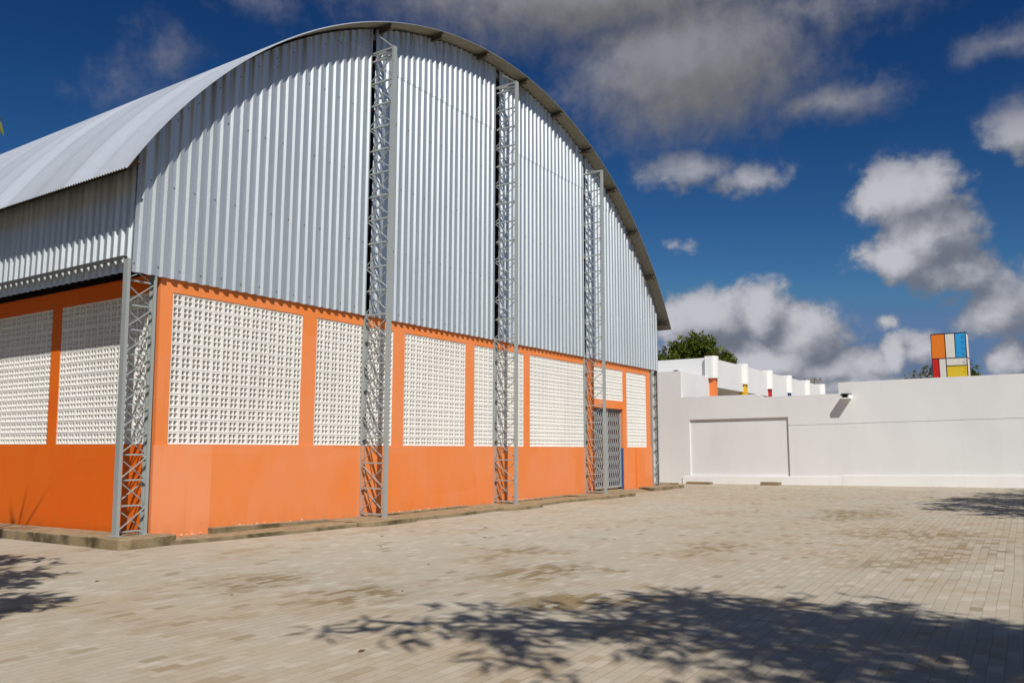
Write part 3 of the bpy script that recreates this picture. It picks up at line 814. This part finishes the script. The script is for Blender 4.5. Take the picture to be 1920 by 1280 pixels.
sp.box(xs_, XW - 0.001, y0 + 0.0455, y1 - 0.0455, z0, z0 + 0.03)
sp.box(xs_ - 0.03, XW - 0.001, y0 - 0.008, y1 - 0.03, z1 - 0.0295, z1, 1)
sp.box(xs_ + 0.25, XW - 0.001, y0 + 0.046, y1 - 0.046, z0 + 0.0305, z1 - 0.031, 1)
o = sp.build('drain_spout', [M['white_trim'], M['dark']], bw_); o['label'] = 'white drain spout with a dark mouth near the wall top'

# kerb blocks lying at the foot of the wall
def kerb_block(x0, x1, y0, y1, h, label):
    mb = MB(); zg = gz((x0 + x1) / 2, (y0 + y1) / 2)
    mb.box(x0, x1, y0, y1, zg - 0.05, zg + h)
    return tag(bevel(mb.build('kerb_block', M['concrete']), 0.012), label, 'kerb block', 'concrete blocks at the foot of the white wall')
kerb_block(22.35, 22.70, -0.42, 0.52, 0.085, 'longer flat concrete block lying by the white wall close to the far hall corner')
kerb_block(22.35, 22.72, -2.95, -2.30, 0.11, 'short concrete block lying below the right edge of the sunken wall rectangle')

# ------------------------------------------------------------------ white building with coloured columns
wb = empty('white_building', 'white flat roofed building with rounded pilasters over coloured columns behind the boundary wall', 'building')
XB = 26.1
mb = MB()
mb.box(XW, XB, 0.897, 7.5, -1.7, 2.988)
mb.build('annex', M['white'], wb)
mb = MB()
mb.box(XB, XB + 0.25, 0.80, 9.0, -1.7, 3.80)
mb.build('end_wall', M['white'], wb)
mb = MB()
XE = 45.2
mb.box(XB + 0.252, XE, 0.74, 0.92, 2.56, 3.765)
mb.build('fascia', M['white'], wb)
mb = MB(); mb.box(XB + 0.252, XE, 0.925, 9.0, 2.74, 2.90); mb.build('roof_slab', M['white'], wb)
mb = MB(); mb.box(XB + 0.252, XE, 6.0, 6.2, -1.7, 2.735); mb.build('rear_wall', M['interior'], wb)
cols = [(26.22, 'c_orange', 'orange column'), (30.13, 'c_yellow', 'yellow column'), (33.88, 'c_red', 'red column'), (37.31, 'c_blue', 'blue column'), (40.97, 'c_orange', None), (44.41, 'c_yellow', None)]
for xc, cm, lb in cols:
    mb = MB(); hw = 0.27; yc_ = 0.735; ring_ = []
    for a in range(0, 181, 15):
        t = math.radians(180 + a); ring_.append((xc + hw * math.cos(t), yc_ + 0.20 * math.sin(t)))
    ring_ += [(xc + hw, 1.02), (xc - hw, 1.02)]
    mb.prism(ring_, 2.92, arc_z(XC) * 0 + 3.855)
    o = mb.build('pilaster', M['white_trim'], wb)
    mb = MB(); mb.box(xc - 0.15, xc + 0.15, 0.64, 0.94, -1.7, 2.919)
    o = mb.build('column', M[cm], wb)
    if lb: o['label'] = lb
mb = MB(); mb.box(XB - 0.02, XB + .03, 0.45, 0.50, 3.3, 3.34)

# colour block tower
SX, SYL, SYR, SZ = 30.0, -7.12, -8.405, 4.648
tw = empty('colour_block_tower', 'square tower painted in orange white blue red and yellow rectangles above the white wall', 'tower')
mb = MB(); mb.box(SX + 0.02, SX + 0.75, SYR, SYL, -1.6, SZ - 0.005); mb.build('tower_body', M['p_pink'], tw)
Wt = SYL - SYR
def U(u): return SYL - u * Wt
panels = [('p_orange', 0.0, 0.41, 3.63, SZ, 'orange rectangle'), ('p_white', 0.41, 0.69, 3.63, SZ, 'tall white rectangle'), ('p_cyan', 0.69, 1.0, 3.63, SZ, 'sky blue rectangle'),
          ('p_red', 0.0, 0.205, 2.2, 3.63, 'red rectangle'), ('p_white', 0.205, 0.41, 2.2, 3.63, 'narrow white rectangle'), ('p_white', 0.41, 1.0, 3.315, 3.63, 'wide white rectangle'), ('p_yellow', 0.41, 1.0, 2.2, 3.315, 'yellow rectangle')]
for cm, u0, u1, z0, z1, lb in panels:
    mb = MB(); mb.box(SX, SX + 0.0195, U(u1) + 0.001, U(u0) - 0.001, z0 + 0.001, z1 - 0.001)
    mb.build('panel', M[cm], tw)['label'] = lb
mb = MB(); bwid = 0.024
def vbar(u, z0, z1): mb.box(SX - 0.012, SX - 0.0005, U(u) - bwid / 2, U(u) + bwid / 2, z0, z1)
def hbar(u0, u1, z): mb.box(SX - 0.011, SX - 0.0007, U(u1), U(u0), z - bwid / 2, z + bwid / 2)
vbar(0.010, 2.2, SZ); vbar(0.990, 2.2, SZ); vbar(0.41, 2.2, SZ); vbar(0.69, 3.63, SZ); vbar(0.205, 2.2, 3.63)
hbar(0.0, 1.0, SZ - 0.012); hbar(0.0, 1.0, 3.63); hbar(0.41, 1.0, 3.315)
mb.box(SX - 0.01, SX + 0.751, SYR - 0.012, SYR - 0.0005, SZ - 0.025, SZ); mb.box(SX - 0.009, SX + 0.75, SYR - 0.011, SYR - 0.0007, 3.615, 3.64)
mb.build('frame', M['black'], tw)
# raised letters stacked down the right edge; only curves and strokes can be made out
def stroke(pts, mi=0, w=0.014):
    for (u0, z0), (u1, z1) in zip(pts, pts[1:]): mb.bar((SX - 0.004, U(u0), z0), (SX - 0.004, U(u1), z1), 0.011, 0.005, (1, 0, 0), mi)
def arcst(uc, zc, ru, rz, a0, a1, mi=0):
    stroke([(uc + ru * math.cos(math.radians(a0 + (a1 - a0) * i / 8)), zc + rz * math.sin(math.radians(a0 + (a1 - a0) * i / 8))) for i in range(9)], mi)
mb = MB(); arcst(0.90, 4.47, 0.045, 0.045, -120, 160); stroke([(0.86, 4.42), (0.93, 4.41)]); mb.build('letter', [M['letter'], M['letter2'], M['letter3']], tw)
mb = MB(); stroke([(0.87, 4.21), (0.87, 4.27), (0.93, 4.30), (0.94, 4.17), (0.87, 4.21)]); mb.build('letter', [M['letter'], M['letter2'], M['letter3']], tw)
mb = MB(); arcst(0.91, 4.05, 0.05, 0.06, 90, 330); mb.build('letter', [M['letter'], M['letter2'], M['letter3']], tw)
mb = MB(); arcst(0.93, 3.92, 0.04, 0.04, -60, 160); mb.build('letter', [M['letter'], M['letter2'], M['letter3']], tw)
mb = MB(); arcst(0.89, 3.83, 0.035, 0.045, 100, 340); stroke([(0.92, 3.81), (0.94, 3.73), (0.87, 3.74)]); mb.build('letter', [M['letter'], M['letter2'], M['letter3']], tw)
mb = MB(); arcst(0.90, 3.50, 0.04, 0.05, -150, 90, 1); stroke([(0.866, 3.475), (0.87, 3.42), (0.96, 3.40)], 1); mb.build('letter', [M['letter'], M['letter2'], M['letter3']], tw)
mb = MB(); stroke([(0.88, 3.22), (0.96, 3.20), (0.90, 3.10), (0.87, 3.06), (0.95, 3.05)], 2); mb.build('letter', [M['letter'], M['letter2'], M['letter3']], tw)
mb = MB(); mb.tube([(SX + 0.3, SYR + 0.22, SZ), (SX + 0.3, SYR + 0.22, SZ + 0.09), (SX + 0.3, SYR + 0.14, SZ + 0.13), (SX + 0.3, SYR + 0.06, SZ + 0.09), (SX + 0.3, SYR + 0.06, SZ)], [0.006] * 5, 5)
mb.build('lifting_loop', M['dark'], tw)

# utility pole with crossarm behind the building
up = empty('utility_pole', 'wooden utility pole crossarm with insulators showing over the end of the white building', 'utility pole')
mb = MB(); mb.tube([(60, 4.95, -1.3), (60, 4.95, 5.35)], [0.11, 0.08], 8); mb.build('pole', M['wood'], up)
mb = MB(); mb.bar((60, 5.85, 5.32), (60, 4.45, 5.36), 0.10, 0.11); mb.bar((59.93, 4.55, 5.30), (59.93, 4.93, 4.80), 0.03, 0.04); mb.build('crossarm', M['wood'], up)
for yy in (5.76, 4.98, 4.55):
    mb = MB(); mb.tube([(60, yy, 5.38), (60, yy, 5.44), (60, yy, 5.47), (60, yy, 5.53)], [0.02, 0.06, 0.06, 0.03], 8); mb.build('insulator', M['ceramic'], up)
mb = MB(); mb.box(XW + 0.02, XW + 0.16, 1.05, 1.20, 2.989, 3.03); mb.tube([(XW + .09, 1.12, 3.03), (XW + .09, 1.12, 3.05)], [0.03, 0.02], 6)
tag(mb.build('vent_cap', M['dark']), 'small dark cap on the low roof edge of the white annex', 'vent cap')


# ------------------------------------------------------------------ trees
def leaf_card(mb, tint, c, d, nrm, L, Wl, t):
    """one folded pointed leaf"""
    d = d.normalized(); s_ = d.cross(nrm)
    if s_.length < 1e-3: s_ = d.cross(Vector((0.2, 0.5, 0.8)))
    s_.normalize(); up_ = s_.cross(d)
    a = c; b = c + d * L; m1 = c + d * L * 0.45 + s_ * Wl * 0.5 + up_ * Wl * 0.16; m2 = c + d * L * 0.45 - s_ * Wl * 0.5 + up_ * Wl * 0.16
    n = len(mb.v); mb.v += [tuple(a), tuple(m1), tuple(b), tuple(m2)]
    mb.f += [(n, n + 1, n + 2), (n, n + 2, n + 3)]; mb.m += [0, 0]; tint += [t, t]


def rv(r): 
    while True:
        v = Vector((r.uniform(-1, 1), r.uniform(-1, 1), r.uniform(-1, 1)))
        if 0.05 < v.length < 1: return v


def tree(name, label, cat, base, trunk_top, r0, lobes, leaf, L, Wl, seed, droop=0.3, group=None, per=9, shell=0.55):
    r = random.Random(seed)
    root = empty(name, label, cat, group); root.location = base
    wood = MB(); lv = MB(); tint = []
    B = Vector(base); T = Vector(trunk_top)
    mid = B.lerp(T, 0.5) + Vector((r.uniform(-.15, .15), r.uniform(-.15, .15), 0))
    wood.tube([B - Vector((0, 0, .1)), B + Vector((0, 0, .25)), mid, T], [r0 * 1.35, r0, r0 * .8, r0 * .62], 9)
    seen = []
    for (lx, ly, lz, rad, cnt) in lobes:
        Lc = Vector((lx, ly, lz)); T = Vector(trunk_top)
        for c_, r_ in seen:
            if r_ > rad * 1.2 and (c_ - Lc).length < (T - Lc).length: T = c_
        seen.append((Lc, rad)); hub = T != Vector(trunk_top)
        m1 = T.lerp(Lc, 0.5) + Vector((r.uniform(-.2, .2), r.uniform(-.2, .2), r.uniform(0, .3))) * min(1, (Lc - T).length * .4)
        q = min(r0 * .4, 0.05 + rad * .03)
        m0 = T.lerp(m1, .5) + rv(r) * .25; m2 = m1.lerp(Lc, .5) + rv(r) * min(.3, (Lc - T).length * .1)
        wood.tube([T - Vector((0, 0, .05)), m0, m1, m2, Lc], [q * .6 if hub else r0 * .4, q * .6, q * .45, q * .3, q * .15], 6)
        ncl = max(3, cnt // per)
        for _ in range(ncl):
            v = rv(r); f = shell + (1 - shell) * r.random() if r.random() < .75 else r.random()
            p = Lc + v.normalized() * rad * f * (0.75 + 0.5 * r.random()); p.z = Lc.z + (p.z - Lc.z) * .8
            if r.random() < .35: wood.tube([Lc.lerp(p, .15), p], [q * .3, .006], 4)
            ct = r.gauss(.45, .18)
            out = (p - Lc).normalized()
            for _k in range(per):
                dv = (out * .6 + rv(r) + Vector((0, 0, -droop))).normalized()
                leaf_card(lv, tint, p + rv(r) * L * .5, dv, (rv(r) + Vector((0, 0, 1.1))).normalized(), L * r.uniform(.7, 1.2), Wl * r.uniform(.7, 1.2), clamp(ct + r.gauss(0, .14), 0, 1))
    inv = Matrix.Translation(-B)
    wood.v = [tuple(Vector(p) - B) for p in wood.v]; lv.v = [tuple(Vector(p) - B) for p in lv.v]
    wood.build('trunk', M['bark'], root, smooth=True)
    lv.build('crown', M[leaf], root, tint=tint)
    return root


r = random.Random(3)
lob = []
for (u, v_, sc) in ((11.2, 5.3, 1.0), (10.6, 6.0, .9), (10.0, 5.4, 1.1), (9.6, 6.5, 0.8), (9.0, 5.6, 1.1), (8.65, 6.9, 0.62), (8.3, 6.2, .85), (7.9, 6.75, .5), (7.6, 5.5, .95), (7.0, 5.3, .75), (6.5, 5.2, .5), (6.9, 5.9, .35),
                   (9.9, 4.3, 1.3), (8.2, 4.3, 1.3), (11.3, 4.2, .9), (6.9, 4.4, .8), (10.3, 6.6, .35), (9.15, 7.15, .3)):
    lob.append((45 + r.uniform(-.6, .6), u, v_ + .12, sc * 1.12, int(1000 * sc * sc + 170)))
    lob.append((46.3 + r.uniform(-.8, .8), u + r.uniform(-.4, .4), v_ - .5, sc * .8, int(350 * sc * sc)))
tree('leafy_tree', 'rounded dense green tree rising behind the white building next to the hall', 'tree', (45.5, 9.0, gz(45, 9)), (45.5, 9.0, 3.6), 0.28, lob, 'leaf', 0.26, 0.11, 11)
tree('thin_tree', 'sparse olive treetop peeping out left of the colour block tower', 'tree', (38, -5.9, gz(38, -6)), (38, -5.9, 2.6), 0.12,
     [(38, -5.15, 3.5, .28, 70), (38, -5.5, 3.62, .3, 80), (38, -5.95, 3.75, .42, 150), (38, -6.15, 4.0, .25, 60), (38, -5.7, 3.2, .5, 160), (38, -6.4, 3.3, .5, 160)], 'leaf3', 0.16, 0.06, 5)
tree('thin_tree', 'small dark green treetop peeping out right of the colour block tower', 'tree', (38, -7.7, gz(38, -8)), (38, -7.7, 2.7), 0.11,
     [(38, -7.75, 3.55, .38, 180), (38, -7.82, 3.9, .28, 120), (38, -7.95, 3.45, .2, 80), (38, -7.5, 3.2, .4, 140)], 'leaf', 0.15, 0.07, 6)


def above(gx_, gy_, h, rad, cnt):
    """a leaf clump at height h whose shade falls on ground point gx, gy"""
    s_ = h / SUN.z
    return (gx_ + SUN.x * s_, gy_ + SUN.y * s_, gz(gx_, gy_) + h, rad, cnt)


t1 = [above(-0.65, -9.3, 7.0, .95, 780), above(-0.6, -10.4, 7.2, 1.0, 1000), above(-0.8, -11.4, 7.0, 1.0, 1300), above(-1.5, -8.7, 6.8, .75, 420), above(-1.7, -10.0, 7.4, .95, 700),
      above(-2.2, -8.1, 6.9, .6, 150), above(-2.3, -7.3, 6.8, .5, 80), above(-2.9, -6.85, 6.7, .22, 16), above(-0.2, -8.7, 6.6, .45, 160), above(-2.1, -11.3, 7.4, 1.1, 900), above(-2.9, -8.7, 6.8, .35, 40), above(-3.0, -10.6, 7.2, .8, 350), above(-1.7, -7.6, 6.7, .45, 90),
      above(1.0, -13.6, 7.4, 1.7, 1500), above(-1.6, -13.0, 7.8, 1.5, 1400), above(3.6, -14.8, 7.2, 1.7, 1300), above(-4.2, -12.4, 7.4, 1.4, 1100), above(0.4, -16.0, 7.6, 1.9, 1500), above(-6.5, -13.5, 7.2, 1.6, 1000)]  # rear clumps added out of view to block sky light on the paving
tree('shade_tree', 'spreading leafy tree behind the viewer shading the near right paving', 'tree', (-5.4, -15.6, gz(-5.4, -15.6)), (-5.1, -15.2, 3.6), 0.22, t1, 'leaf', 0.30, 0.055, 21, .35, None, 6, .2)
t3 = [above(15.2, -11.0, 6.2, 2.0, 2400), above(18.2, -11.5, 6.4, 2.0, 2200), above(21, -12.0, 6.2, 1.8, 1500), above(12.6, -10.5, 6.0, 1.1, 900), above(16.0, -9.9, 6.0, 1.1, 900), above(14.0, -9.4, 5.8, .7, 260), above(12.5, -9.2, 5.7, .5, 90), above(18.8, -10.5, 6.0, 1.0, 600), above(11.2, -10.6, 5.8, .6, 200), above(21.0, -10.9, 6.0, .7, 250)]
tree('shade_tree', 'leafy tree past the right edge shading the paving before the white wall', 'tree', (13.2, -16.6, gz(13, -16)), (13.3, -16.4, 2.8), 0.25, t3, 'leaf', 0.27, 0.075, 22, .3, None, 7, .3)
t2 = [above(-3.7, 1.2, 6.0, 1.9, 2200), above(-4.1, -0.9, 6.0, 1.8, 2000), above(-4.9, -3.1, 6.0, 1.5, 1400), above(-2.75, 0.3, 5.9, .8, 700), above(-2.8, -1.7, 5.7, .6, 320), above(-2.2, 0.3, 5.6, .4, 130), above(-3.6, -3.5, 5.8, .6, 260), above(-2.15, -0.25, 5.4, .25, 50)]
t2.append((-4.20, -3.5, 3.06, .10, 14))
tree('shade_tree', 'yellow green leafy tree at the left edge shading the paving by the hall corner', 'tree', (-7.6, -3.2, gz(-7.6, -3.2)), (-7.5, -3.1, 2.4), 0.2, t2, 'leaf2', 0.25, 0.08, 23, .3, None, 7, .3)

for q, (fx, fy, lab) in enumerate(((-5.0, 5.2, 'nearest of the unseen broad leafy trees added to darken the hall side wall'), (-5.3, 11.0, 'second unseen broad leafy tree added to darken the hall side wall'), (-5.6, 17.0, 'farthest unseen broad leafy tree added to darken the hall side wall'))):  # unseen trees added to cut sky and bounce light on the side wall
    tl = [above(fx + ox, fy + oy, hh, rad, cnt) for ox, oy, hh, rad, cnt in ((0, 0, 7.0, 1.9, 1500), (1.2, 1.5, 6.6, 1.5, 900), (-1.5, -1.4, 6.8, 1.7, 1100), (1.3, -1.3, 6.3, 1.4, 800), (-1.2, 1.8, 6.9, 1.6, 1000), (0, 0, 5.2, 1.8, 900))]
    bx, by = tl[0][0] - .3, tl[0][1]
    tree('added_broad_tree', lab, 'tree', (bx, by, gz(bx, by)), (bx, by + .1, 2.9), 0.25, tl, 'leaf', 0.34, 0.17, 40 + q, .3, None, 7, .3)

# spiky rosette tree at the left
rr = random.Random(9)
sd = empty('spiky_tree', 'spiky leaved tree at the left edge casting blade shadows on the hall side wall', 'tree'); sb = Vector((-5.2, -1.9, gz(-5.2, -1.9))); sd.location = sb
wood = MB(); lv = MB(); tint = []
ros = [(-3.25, -0.15, 3.55), (-3.75, 0.55, 4.2), (-4.4, -0.9, 4.4), (-3.05, 0.25, 3.9)]
fork = Vector((-5.1, -1.7, 2.2))
wood.tube([tuple(sb - sb - Vector((0, 0, .1))), tuple(fork - sb)], [.12, .09], 8)
for p in ros:
    p = Vector(p) + SUN * 1.7; wood.tube([tuple(fork - sb), tuple(fork.lerp(p, .55) - sb + Vector((0, 0, -.2))), tuple(p - sb)], [.07, .05, .035], 6)
    for _ in range(15):
        dv = rv(rr); dv.z = abs(dv.z) * 1.2 - .25; dv.normalize()
        leaf_card(lv, tint, p - sb + dv * .03, dv, Vector((0, 0, 1)), rr.uniform(.45, .8), rr.uniform(.035, .05), rr.random())
wood.build('trunk', M['bark'], sd); lv.build('crown', M['leaf2'], sd, tint=tint)

# dry leaves on the paving
rl = random.Random(5); first = None
for (x, y) in [(1.5, -3.4), (3.2, -4.0), (4.6, -3.0), (0.4, -5.2), (2.6, -2.4), (5.9, -4.4), (8.2, -5.2), (6.9, -2.7), (-1.2, -6.2), (10.4, -6.0), (3.9, -5.9), (-2.2, -4.9), (0.9, -6.9), (-3.2, -7.6), (-4.2, -7.9), (-3.6, -9.0), (12.6, -5.2), (-2.4, -2.9)]:
    if first is None:
        mb = MB(); v = [(-.05, 0, .004), (0, -.02, .012), (.055, .003, .006), (0, .02, .016)]
        mb.v += v + [(a, b, c_ + .003) for a, b, c_ in v]; mb.f += [(0, 1, 2, 3), (7, 6, 5, 4), (0, 4, 5, 1), (1, 5, 6, 2), (2, 6, 7, 3), (3, 7, 4, 0)]; mb.m += [0] * 6
        first = o = mb.build('dry_leaf', M['dryleaf'])
        tag(o, 'tiny brown dry leaf lying on the paving', 'leaf', 'dry leaves scattered on the paving')
    else:
        o = first.copy(); COL.objects.link(o)
    o.location = (x, y, gz(x, y)); o.rotation_euler = (0, 0, rl.uniform(0, 6.28)); sc = rl.uniform(.4, .8); o.scale = (sc, sc, sc)
